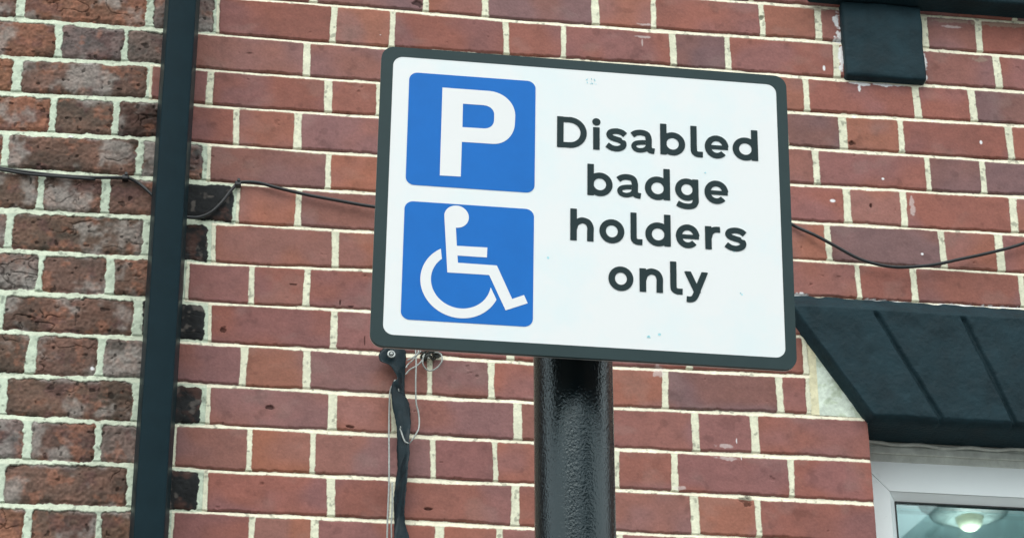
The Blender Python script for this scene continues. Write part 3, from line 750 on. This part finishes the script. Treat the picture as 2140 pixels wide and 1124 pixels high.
# ------------------------------------------------------------------ houses over the road (seen mirrored in the pane)
def house(x0, x1, y0, y1, eave, ridge, fl0, fl1, label, chim):
    t = empty('house', ((x0+x1)/2, y1, 0)); off = -Vector(t.location)
    xm = (x0+x1)/2
    bm = bmesh.new()
    add_prism(bm, [(x0, 0), (x1, 0), (x1, eave), (fl1, ridge), (fl0, ridge), (x0, eave)], y0, y1)
    o = bm_obj('wall', bm, M_render, t); o.location = off
    bm = bmesh.new()
    for s, xa, xm_ in ((1, x0, fl0), (-1, x1, fl1)):
        dx, dz = xm_-xa, ridge-eave
        L = math.hypot(dx, dz)
        nx, nzz = -dz/L*(1 if dx > 0 else -1), abs(dx)/L
        ex, ez = dx/L*.35, dz/L*.35
        add_prism(bm, [(xa-ex+nx*.03, eave-ez+nzz*.03), (xm_, ridge+.035), (xm_, ridge+.16), (xa-ex+nx*.15, eave-ez+nzz*.15)], y0-.3, y1+.3)
    if fl1-fl0 > .1: add_prism(bm, [(fl0+.002, ridge+.003), (fl1-.002, ridge+.003), (fl1-.002, ridge+.14), (fl0+.002, ridge+.14)], y0-.3, y1+.3)
    ro = bm_obj('roof', bm, M_slate, t); ro.location = off
    bm = bmesh.new()
    add_box(bm, chim-.45, chim+.45, y1-1.2, y1-.6, eave, ridge+1.1)
    for k in (-.22, .22): add_box(bm, chim+k-.11, chim+k+.11, y1-1.0, y1-.78, ridge+1.1, ridge+1.45)
    c = bm_obj('chimney', bm, M_brickfar, ro)
    for fl in range(2):
        for k in (.25, .75):
            xc = x0+(x1-x0)*k
            bm = bmesh.new(); add_box(bm, xc-.5, xc+.5, y1+.003, y1+.05, 1+fl*2.8, 2.5+fl*2.8, .01)
            wn = bm_obj('window', bm, M_upvc, t); wn.location = off
            bm = bmesh.new(); add_box(bm, xc-.42, xc+.42, y1+.051, y1+.056, 1.08+fl*2.8, 2.42+fl*2.8)
            bm_obj('pane', bm, M_gasket, wn)
    bm = bmesh.new(); add_box(bm, xm-.45, xm+.45, y1+.003, y1+.06, 0, 2.1, .01)
    dd = bm_obj('door', bm, M_gasket, t); dd.location = off
    tag(t, label, 'house')
for a in HOUSES: house(*a)

# the rest of the terrace either side of the two walls
for x0_, x1_, nm in ((-16, -2.205, 'plain brick terrace front continuing to the left of the old brick wall'), (4.0, 18, 'plain brick terrace front continuing to the right beyond the white window')):
    bm = bmesh.new(); add_box(bm, x0_, x1_, .0, 8, 0, 7.5)
    tag(bm_obj('terrace_building', bm, M_brickfar), nm, 'building')
# ------------------------------------------------------------------ cable
t = empty('cable', (CABLE[0][0], -.01, CABLE[0][1]))
off = -Vector(t.location)
CABLE = [(-2.1, 4.02), (-1.2, 3.985), (-.6, 3.995)] + list(CABLE) + [(2.1, 3.975), (2.6, 3.93), (3.2, 3.96), (3.9, 3.95)]
cps = []
for i, (x, z) in enumerate(CABLE):
    cps.append((x, -.0085, z))
yo = {}
P3 = []
for x, y, z in cps:
    yy = -.0075
    if -.05 < x < .06: yy = -.012
    if x > 1.25: yy = -.013 - .006*math.sin(min(1, (x-1.25)/.48)*math.pi)
    if .13 < x < 1.2: yy = -.008 - .010*math.sin((x-.13)/1.07*math.pi)
    P3.append((x, yy, z))
bm = bmesh.new()
add_tube(bm, catmull(P3, 6), .0033, 10)
o = bm_obj('wire', bm, M_cable, t, True); o.location = off
bm = bmesh.new()    # second core taped along the first over the old wall
add_tube(bm, catmull([(x, y-.001, z-.0040-.001*math.sin(x*40)) for x, y, z in P3 if x < -.10], 6), .0027, 8)
o = bm_obj('wire', bm, M_cable, t, True); o.location = off
for px in CLIPS:
    bm = bmesh.new()
    add_box(bm, px[0]-.006, px[0]+.006, -.014, .0, px[1]-.005, px[1]+.005, .002)
    add_tube(bm, [(px[0]+.001, -.0135, px[1]+.006), (px[0]+.001, -.0165, px[1]+.006)], .003, 8)
    o = bm_obj('cable_clip', bm, M_cable, t); o.location = off
tag(t, 'thin black cable sagging across both brick walls behind the pipe and sign', 'cable')

# ------------------------------------------------------------------ torn strap, eyelet and string
t = empty('torn_strap', (STRAP[0][0], 0, STRAP[0][1])); off = -Vector(t.location)
a0_, b0_, c0_, d0_ = STRAP[-1]
for k in range(1, 9):      # the tail goes on down the wall
    STRAP.append((a0_+.004*math.sin(k), b0_-.075*k, c0_-.006*k+.003*math.sin(k*1.7), d0_-.075*k))
rowsL = [np.array((a, -.010, b)) for a, b, c, d in STRAP]; rowsR = [np.array((c, -.010, d)) for a, b, c, d in STRAP]
ph = [0, .1, .2, .5, .8, 1.2, 1.6, 2.2, 2.5, 2.9, 3.2, 3.5, 3.7, 4.0, 4.5, 4.9, 5.3, 5.7, 6.1, 6.3, 6.4]+[6.6+.5*k for k in range(9)]
for i in range(len(STRAP)):
    a = .013*math.sin(ph[i]); rowsL[i][1] = -.017-a; rowsR[i][1] = -.017+a
Ls = catmull(rowsL, 5); Rs = catmull(rowsR, 5)
bm = bmesh.new(); nw = 12; prev = None
for k, (a, b) in enumerate(zip(Ls, Rs)):
    vs = []
    for j in range(nw+1):
        s = j/nw
        p = a*(1-s)+b*s
        p = p + np.array((0, -.0015*math.sin(s*math.pi)*math.cos(k*.13) - .0010*math.sin(s*9+k*.21), 0))
        p[0] += .0012*math.sin(k*.9+j*.4)*(s*(1-s)*4); 
        if j in (0, nw): p[0] += (rng.random()-.5)*.0012
        vs.append(bm.verts.new(p))
    if prev:
        for j in range(nw): bm.faces.new((prev[j], vs[j], vs[j+1], prev[j+1]))
    prev = vs
bmesh.ops.recalc_face_normals(bm, faces=bm.faces[:])
ret = bmesh.ops.solidify(bm, geom=bm.faces[:], thickness=.0012)
o = bm_obj('strap', bm, M_strap, t, True); o.location = off
bm = bmesh.new()
ex, ez = .4370, 3.6205
ring_ = []
for k in range(24):
    a = 2*math.pi*k/24
    ring_.append((ex+.0062*math.cos(a), -.0275, ez+.0062*math.sin(a)))
add_tube(bm, ring_+[ring_[0]], .0018, 8, False)
add_tube(bm, [(ex, -.004, ez), (ex, -.031, ez)], .0030, 10)
o = bm_obj('eyelet', bm, M_metal, t, True); o.location = off
tag(t, 'torn twisted black plastic strap hanging from an eyelet below the left end of the sign', 'strap')

t = empty('string_tangle', (.5, 0, 3.62)); off = -Vector(t.location)
bm = bmesh.new()
for i in (1, 7): STRING[i] = STRING[i]+[(STRING[i][-1][0]-.004*k, STRING[i][-1][1]-.12*k) for k in (1, 2, 3, 4)]
for i, s in enumerate(STRING):
    if i == 9: continue
    pts = [(x, -.013-.012*(.5+.5*math.sin(k*1.1+i)), z) for k, (x, z) in enumerate(s)]
    add_tube(bm, catmull(pts, 6), .00150 if i not in (1,) else .0017, 6)
o = bm_obj('string', bm, M_string, t, True); o.location = off
bm = bmesh.new()
s = STRING[9]
kr = random.Random(5)
pts = [(x, -.010+.008*math.sin(k*2.1), z) for k, (x, z) in enumerate(s)]
for r in range(3):
    add_tube(bm, catmull([(x+kr.uniform(-.004, .004), y+kr.uniform(-.004, .004), z+kr.uniform(-.004, .004)) for x, y, z in pts], 5), .0011+.0004*r, 6)
o = bm_obj('knot', bm, simple('dark_cord', (.05, .055, .05), .8, var=.3, nscale=200), t, True); o.location = off
bm = bmesh.new()
add_tube(bm, [(.5254, 0, 3.6405), (.5254, -.026, 3.6405)], .0030, 10)
add_tube(bm, [(.5254, -.026, 3.6405), (.5254, -.030, 3.6405)], .0058, 10)
o = bm_obj('hook', bm, M_metal, t, True); o.location = off
tag(t, 'grey string knotted round a wall bolt and hanging in loops beside the torn strap', 'string')

# ------------------------------------------------------------------ parking sign on its post
O_, W_, U_, N_ = [np.array(v) for v in SIGN]
RC = .042
root = empty('parking_sign', (PX, PY, 0))
SH = .0231         # the plate hangs very slightly out of square
def sp(x, y, n=0.):
    """sign-plate millimetres -> world"""
    return O_ + W_*x/1000 + U_*y/1000 + N_*n/1000
RB = -np.array(root.location)
def srfit(o): o.location = tuple(RB); return o
def rrect(x0, y0, x1, y1, r, n=8):
    out = []
    for cx, cy, a0 in ((x1-r, y1-r, 0), (x0+r, y1-r, 90), (x0+r, y0+r, 180), (x1-r, y0+r, 270)):
        for k in range(n+1):
            a = math.radians(a0+90*k/n)
            out.append((cx+r*math.cos(a), cy+r*math.sin(a)))
    return out
def flat(name, loops, n, mat, parent, shear=True, thick=0):
    ls = [[(x+(SH*y if shear else 0), y) for x, y in l] for l in loops]
    tess = mathutils.geometry.tessellate_polygon([[Vector((x, y, 0)) for x, y in l] for l in ls])
    pts = [p for l in ls for p in l]
    bm = bmesh.new()
    V = [bm.verts.new(sp(x, y, n)) for x, y in pts]
    for f in tess:
        try: bm.faces.new([V[i] for i in f])
        except ValueError: pass
    if thick:
        B = [bm.verts.new(sp(x, y, n-thick)) for x, y in pts]
        for f in tess:
            try: bm.faces.new([B[i] for i in f][::-1])
            except ValueError: pass
        k = 0
        for l in ls:
            m_ = len(l)
            for i in range(m_): bm.faces.new((V[k+i], V[k+(i+1) % m_], B[k+(i+1) % m_], B[k+i]))
            k += m_
    bmesh.ops.recalc_face_normals(bm, faces=bm.faces[:])
    if not thick and sum((f.normal.dot(Vector(N_)) for f in bm.faces)) < 0:
        bmesh.ops.reverse_faces(bm, faces=bm.faces[:])
    return bm_obj(name, bm, mat, parent)
panel = srfit(flat('sign_panel', [rrect(-206.2, -163.3, 205.4, 162.0, 13)], 0, M_alu, root, True, 4.5))
outer = rrect(-206.2, -163.3, 205.4, 162.0, 13); inner = rrect(-194.5, -151.2, 194.5, 151.2, 10)
flat('border', [rrect(-206.25, -163.35, 205.45, 162.05, 13), inner[::-1]], .5, M_border, panel, True, 3.4)
flat('white_face', [rrect(-194.6, -151.3, 194.6, 151.3, 10)], .30, M_face, panel)
flat('symbol_panel', [rrect(-178.1, 8.9, -51.7, 134.3, 8.5)], .55, M_blue, panel)
flat('symbol_panel', [rrect(-178.2, -134.6, -51.9, -8.9, 8.5)], .55, M_blue, panel)
def bez(a, b, c, d, n=12):
    return [tuple((1-t)**3*np.array(a)+3*(1-t)**2*t*np.array(b)+3*(1-t)*t*t*np.array(c)+t**3*np.array(d)) for t in np.linspace(0, 1, n+1)]
Pout = [(-142.14, 119.4), (-95, 119.4)] + bez((-95, 119.4), (-81, 118.9), (-69.9, 108.5), (-69.6, 94))[1:] + [(-70.0, 86)] + bez((-70.0, 86), (-70.3, 71), (-80, 60.4), (-92, 60.1))[1:] + [(-122.86, 59.9), (-124.0, 21.45), (-144.51, 21.15)]
Pin = [(-121.75, 102.75), (-101.5, 102.8)] + bez((-101.5, 102.8), (-94.5, 102.6), (-90.7, 98.5), (-90.6, 93))[1:] + [(-90.8, 87)] + bez((-90.8, 87), (-91, 80.5), (-95.5, 76.8), (-101, 76.6))[1:] + [(-122.3, 76.4)]
flat('parking_symbol', [Pout, Pin[::-1]], .75, M_wht, panel, False)
hx, hy, hr = -128.1, -22.5, 12.0
head = [(hx+hr*math.cos(math.radians(a)), hy+hr*math.sin(math.radians(a))) for a in np.linspace(180, -93, 30)]
body = [(-139.9, -24)] + head[1:] + [(-127.82, -53.85), (-98.24, -53.55), (-98.74, -64.26), (-127.23, -64.14), (-126.78, -71.79), (-89.13, -72.09), (-74.59, -106.53), (-63.13, -101.55), (-59.68, -110.05), (-81.05, -118.89), (-96.62, -82.73), (-136.97, -82.76)]
cx, cy = -123.8, -90.9
wo = [(cx+(38.2+1.1*math.sin((a-120)/213*math.pi))*math.cos(math.radians(a)), cy+(38.2+1.1*math.sin((a-120)/213*math.pi))*math.sin(math.radians(a))) for a in np.linspace(120.6, 333, 60)]
wi = [(cx+28.9*math.cos(math.radians(a)), cy+28.9*math.sin(math.radians(a))) for a in np.linspace(350.5, 129.6, 56)]
b1 = flat('wheelchair_symbol', [body], .75, M_wht, panel, False)
b2 = flat('wheelchair_symbol', [wo+wi], .75, M_wht, panel, False)
# join figure and wheel into one sub-part
bmj = bmesh.new(); bmj.from_mesh(b1.data); bmj.from_mesh(b2.data); bmj.to_mesh(b1.data); bmj.free()
bpy.data.objects.remove(b2)

# lettering: each letter drawn as strokes of one weight, outlined by marching squares
S_ = 6.6
def P_(*p, w=S_, c=True): return ('p', catmull(p, 8) if c and len(p) > 2 else [np.array(q, float) for q in p], w)
def ell(cx, cy, rx, ry, a0, a1, w=S_, n=36):
    return ('p', [np.array((cx+rx*math.cos(math.radians(a)), cy+ry*math.sin(math.radians(a)))) for a in np.linspace(a0, a1, n)], w)
GL = {
 'D': (30, [P_((3.3, 0), (3.3, 34.4)), P_((3, 3.0), (13, 3.0), c=False, w=6.0), P_((3, 31.4), (13, 31.4), c=False, w=6.0), ell(12.6, 17.2, 14.1, 14.2, -92, 92, 6.3)], []),
 'i': (6.9, [P_((3.45, 0), (3.45, 25)), ('c', (3.45, 31.2), 4.15)], []),
 's': (21.7, [P_((20.2, 18.6), (16.6, 21.3), (11.4, 22.4), (6.2, 21.2), (4.2, 18.2), (5.8, 15.2), (10.4, 13.4), (15.3, 11.9), (18.4, 9.0), (17.3, 4.9), (12.4, 2.6), (6.6, 3.3), (1.9, 6.3), w=6.2)], []),
 'a': (24.5, [P_((1.6, 19.3), (5.4, 21.9), (10.8, 22.7), (16.0, 21.2), (18.0, 16.6), (18.1, 11), (18.1, 6.6), (19.4, 3.4), (23.9, 2.6), w=6.3), P_((17.5, 12.1), (10.6, 11.6), (5.2, 10.3), (3.0, 7.2), (4.7, 3.8), (9.4, 2.6), (14.4, 4.0), (18, 7.8), w=5.1)], []),
 'b': (25.3, [P_((3.3, 0), (3.3, 34.4)), ell(12.6, 12.5, 9.5, 9.8, 0, 360, 6.5)], [('x<', 0), ('tri', (0, -1), (6.9, -1), (6.6, .9), (0, .2))]),
 'd': (25.3, [P_((22.0, 0), (22.0, 34.4)), ell(12.7, 12.5, 9.5, 9.8, 0, 360, 6.5)], [('x>', 25.3)]),
 'e': (24.4, [ell(12.2, 12.5, 9.1, 9.8, 3, 318, 6.4, 60), P_((5, 12.1), (23.9, 12.1), w=4.7)], [('x>', 24.5)]),
 'g': (23.9, [P_((20.7, 25), (20.7, 6), (20.7, .5), (18.2, -3.9), (12.8, -5.3), (6.8, -4.6), (2.2, -2.4), w=6.3), ell(12.0, 13.3, 8.9, 9.2, 0, 360, 6.3)], [('x>', 23.9)]),
 'h': (23.2, [P_((3.3, 0), (3.3, 34.4)), P_((3.6, 13), (5.6, 18.6), (11.2, 22.2), (17.2, 20.6), (19.9, 15.4), (19.9, 8), (19.9, 0), w=6.5)], [('y<', 0)]),
 'n': (23.2, [P_((3.3, 0), (3.3, 25)), P_((3.6, 13), (5.6, 18.6), (11.2, 22.2), (17.2, 20.6), (19.9, 15.4), (19.9, 8), (19.9, 0), w=6.5)], [('y<', 0)]),
 'l': (12.4, [P_((3.3, 34.4), (3.3, 20), (3.3, 8), (4.1, 4.6), (7.0, 2.8), (12.3, 2.7), w=6.4)], [('x>', 12.4)]),
 'o': (24.6, [ell(12.3, 12.5, 9.1, 9.85, 0, 360, 6.5)], []),
 'r': (15.4, [P_((3.3, 0), (3.3, 25)), P_((3.8, 13), (5.6, 18.4), (9.6, 21.6), (15.2, 21.9), w=6.3)], [('x>', 15.3)]),
 'y': (25.2, [P_((3.7, 25.6), (14.2, 1.5), w=6.4, c=False), P_((21.6, 25.6), (14.6, 7.5), (12.2, 0.5), (9.6, -3.8), (6.4, -5.0), (2.9, -4.8), w=6.3)], [('y>', 25)]),
}
def glyph_mesh(bm, ch, xl, xr, base, n, shear):
    w, prims, cuts = GL[ch]
    g = .22
    xs = np.arange(-2, w+2, g); ys = np.arange(-10.5, 37.5, g)
    X, Y = np.meshgrid(xs, ys)
    D = np.full(X.shape, 99.)
    for p in prims:
        if p[0] == 'c':
            D = np.minimum(D, np.hypot(X-p[1][0], Y-p[1][1])-p[2]); continue
        pts, hw = p[1], p[2]/2
        closed = np.allclose(pts[0], pts[-1])
        for k in range(len(pts)-1):
            a, b = pts[k], pts[k+1]
            L = np.hypot(*(b-a))
            if L < 1e-6: continue
            dx, dy = (b-a)/L
            tt = (X-a[0])*dx+(Y-a[1])*dy; pp = np.abs(-(X-a[0])*dy+(Y-a[1])*dx)
            over_ = np.maximum(np.maximum(-tt, tt-L), 0)
            dd = np.hypot(over_, pp)-hw
            if k == 0 and not closed: dd = np.where(tt < 0, np.maximum(pp-hw, -tt), dd)
            if k == len(pts)-2 and not closed: dd = np.where(tt > L, np.maximum(pp-hw, tt-L), dd)
            # neighbours must not round off the butt ends
            if not closed and 0 < k:
                a0, b0 = pts[0], pts[1]; e = (b0-a0)/np.hypot(*(b0-a0))
                t0 = (X-a0[0])*e[0]+(Y-a0[1])*e[1]; near = np.hypot(X-a0[0], Y-a0[1]) < hw*2
                dd = np.where(near & (t0 < 0), np.maximum(dd, -t0), dd)
            if not closed and k < len(pts)-2:
                a0, b0 = pts[-1], pts[-2]; e = (b0-a0)/np.hypot(*(b0-a0))
                t0 = (X-a0[0])*e[0]+(Y-a0[1])*e[1]; near = np.hypot(X-a0[0], Y-a0[1]) < hw*2
                dd = np.where(near & (t0 < 0), np.maximum(dd, -t0), dd)
            D = np.minimum(D, dd)
    D = D+.02
    for c in cuts:
        if c[0] == 'x<': D = np.maximum(D, c[1]-X)
        if c[0] == 'x>': D = np.maximum(D, X-c[1])
        if c[0] == 'y<': D = np.maximum(D, c[1]-Y)
        if c[0] == 'y>': D = np.maximum(D, Y-c[1])
    sx = (xr-xl)/w; xo = xl
    def place(x, y):
        yy = base+y; return bm.verts.new(sp(xo+x*sx+SH*(yy-shear), yy, n))
    F = -D
    inside = F > 0
    for i in range(len(ys)-1):
        j = 0
        while j < len(xs)-1:
            q = (inside[i, j], inside[i, j+1], inside[i+1, j+1], inside[i+1, j])
            if all(q):
                k = j
                while k < len(xs)-1 and inside[i, k] and inside[i, k+1] and inside[i+1, k+1] and inside[i+1, k]: k += 1
                bm.faces.new((place(xs[j], ys[i]), place(xs[k], ys[i]), place(xs[k], ys[i+1]), place(xs[j], ys[i+1])))
                j = k; continue
            if any(q):
                cs = [(xs[j], ys[i], F[i, j]), (xs[j+1], ys[i], F[i, j+1]), (xs[j+1], ys[i+1], F[i+1, j+1]), (xs[j], ys[i+1], F[i+1, j])]
                poly = []
                for m_ in range(4):
                    a, b = cs[m_], cs[(m_+1) % 4]
                    if a[2] > 0: poly.append((a[0], a[1]))
                    if (a[2] > 0) != (b[2] > 0):
                        t_ = a[2]/(a[2]-b[2]); poly.append((a[0]+(b[0]-a[0])*t_, a[1]+(b[1]-a[1])*t_))
                if len(poly) > 2: bm.faces.new([place(*p) for p in poly])
            j += 1
LINES = [
 (62.0, [('D',-28.16,1.88),('i',7.9,14.85),('s',20.22,41.89),('a',46.0,70.54),('b',75.76,101.05),('l',106.47,119.0),('e',121.07,145.22),('d',149.4,175.4)]),
 (11.0, [('b',1.15,26.28),('a',30.39,54.98),('d',58.6,83.92),('g',88.94,112.62),('e',118.6,142.54)]),
 (-39.7, [('h',-16.92,6.27),('o',11.89,36.6),('l',42.63,54.55),('d',57.39,82.75),('e',87.84,111.33),('r',116.95,132.4),('s',136.06,158.39)]),
 (-90.2, [('o',19.53,44.04),('n',50.03,73.2),('l',80.22,92.57),('y',93.46,118.68)])]
for base, ls in LINES:
    bm = bmesh.new()
    for ch, a, b in ls: glyph_mesh(bm, ch, a, b, base, .75, base+13)
    if sum(f.calc_area()*0+1 for f in bm.faces) and (bm.faces.ensure_lookup_table() or True):
        bm.normal_update()
        if bm.faces[0].normal.dot(Vector(N_)) < 0: bmesh.ops.reverse_faces(bm, faces=bm.faces[:])
    bm_obj('lettering', bm, M_text, panel)
# specks of blue residue on the white face
kr = random.Random(9)
def dab(bm, x, y, r, sx=1.):
    n = 9; vs = [bm.verts.new(sp(x+r*sx*kr.uniform(.6, 1.1)*math.cos(2*math.pi*k/n), y+r*kr.uniform(.5, 1.1)*math.sin(2*math.pi*k/n), .50+k_*.01)) for k in range(n)]
    bm.faces.new(vs)
for cx_, cy_, k, sc_ in SPECKS:
    bm = bmesh.new()
    for k_ in range(k): dab(bm, cx_+kr.uniform(-sc_, sc_), cy_+kr.uniform(-sc_*.6, sc_*.6), kr.uniform(.8, 1.7), kr.choice((.4, 1.1)))
    bm.normal_update()
    for f in bm.faces:
        if f.normal.dot(Vector(N_)) < 0: f.normal_flip()
    bm_obj('blue_residue', bm, M_cyan, panel)
# post, cap and clamps
bm = bmesh.new()
ptop = 2.86
pts = [(PX+(z-2.5)*.006, PY, z) for z in np.linspace(-.0, ptop, 30)]
add_tube(bm, pts, .0388, 96, True)
po = srfit(bm_obj('post', bm, M_post, root, True))
for f in po.data.polygons:
    if len(f.vertices) > 4: f.use_smooth = False
bm = bmesh.new(); 
add_tube(bm, [(PX+.002, PY, ptop+.001), (PX+.002, PY, ptop+.012), (PX+.002, PY, ptop+.02)], lambda s: .0403-.012*s*s, 40)
cp = bm_obj('cap', bm, M_gasket, po, True)
for yy in (-85, 90):
    bm = bmesh.new()
    c = sp(0, yy, -4.7)
    xx0, xx1 = c[0]-.16, c[0]+.16
    yb = c[1]+.002
    add_box(bm, xx0, xx1, yb, PY-.0385, c[2]-.012, c[2]+.012, .0015)
    cen = (PX, PY)
    arc = [(PX+RC*math.cos(a), PY+RC*math.sin(a), c[2]) for a in np.linspace(-.6, math.pi+.6, 24)]
    prev = None
    for k, (x, y, z) in enumerate(arc):
        nx, ny = (x-PX)/RC, (y-PY)/RC
        vs = [bm.verts.new((x, y, z-.012)), bm.verts.new((x, y, z+.012)), bm.verts.new((x+nx*.003, y+ny*.003, z+.012)), bm.verts.new((x+nx*.003, y+ny*.003, z-.012))]
        if prev:
            for j in range(4): bm.faces.new((prev[j], prev[(j+1) % 4], vs[(j+1) % 4], vs[j]))
        prev = vs
    srfit(bm_obj('clamp', bm, M_alu, root))
tag(root, 'white and blue disabled parking sign with grey border on a gloss black post', 'sign')
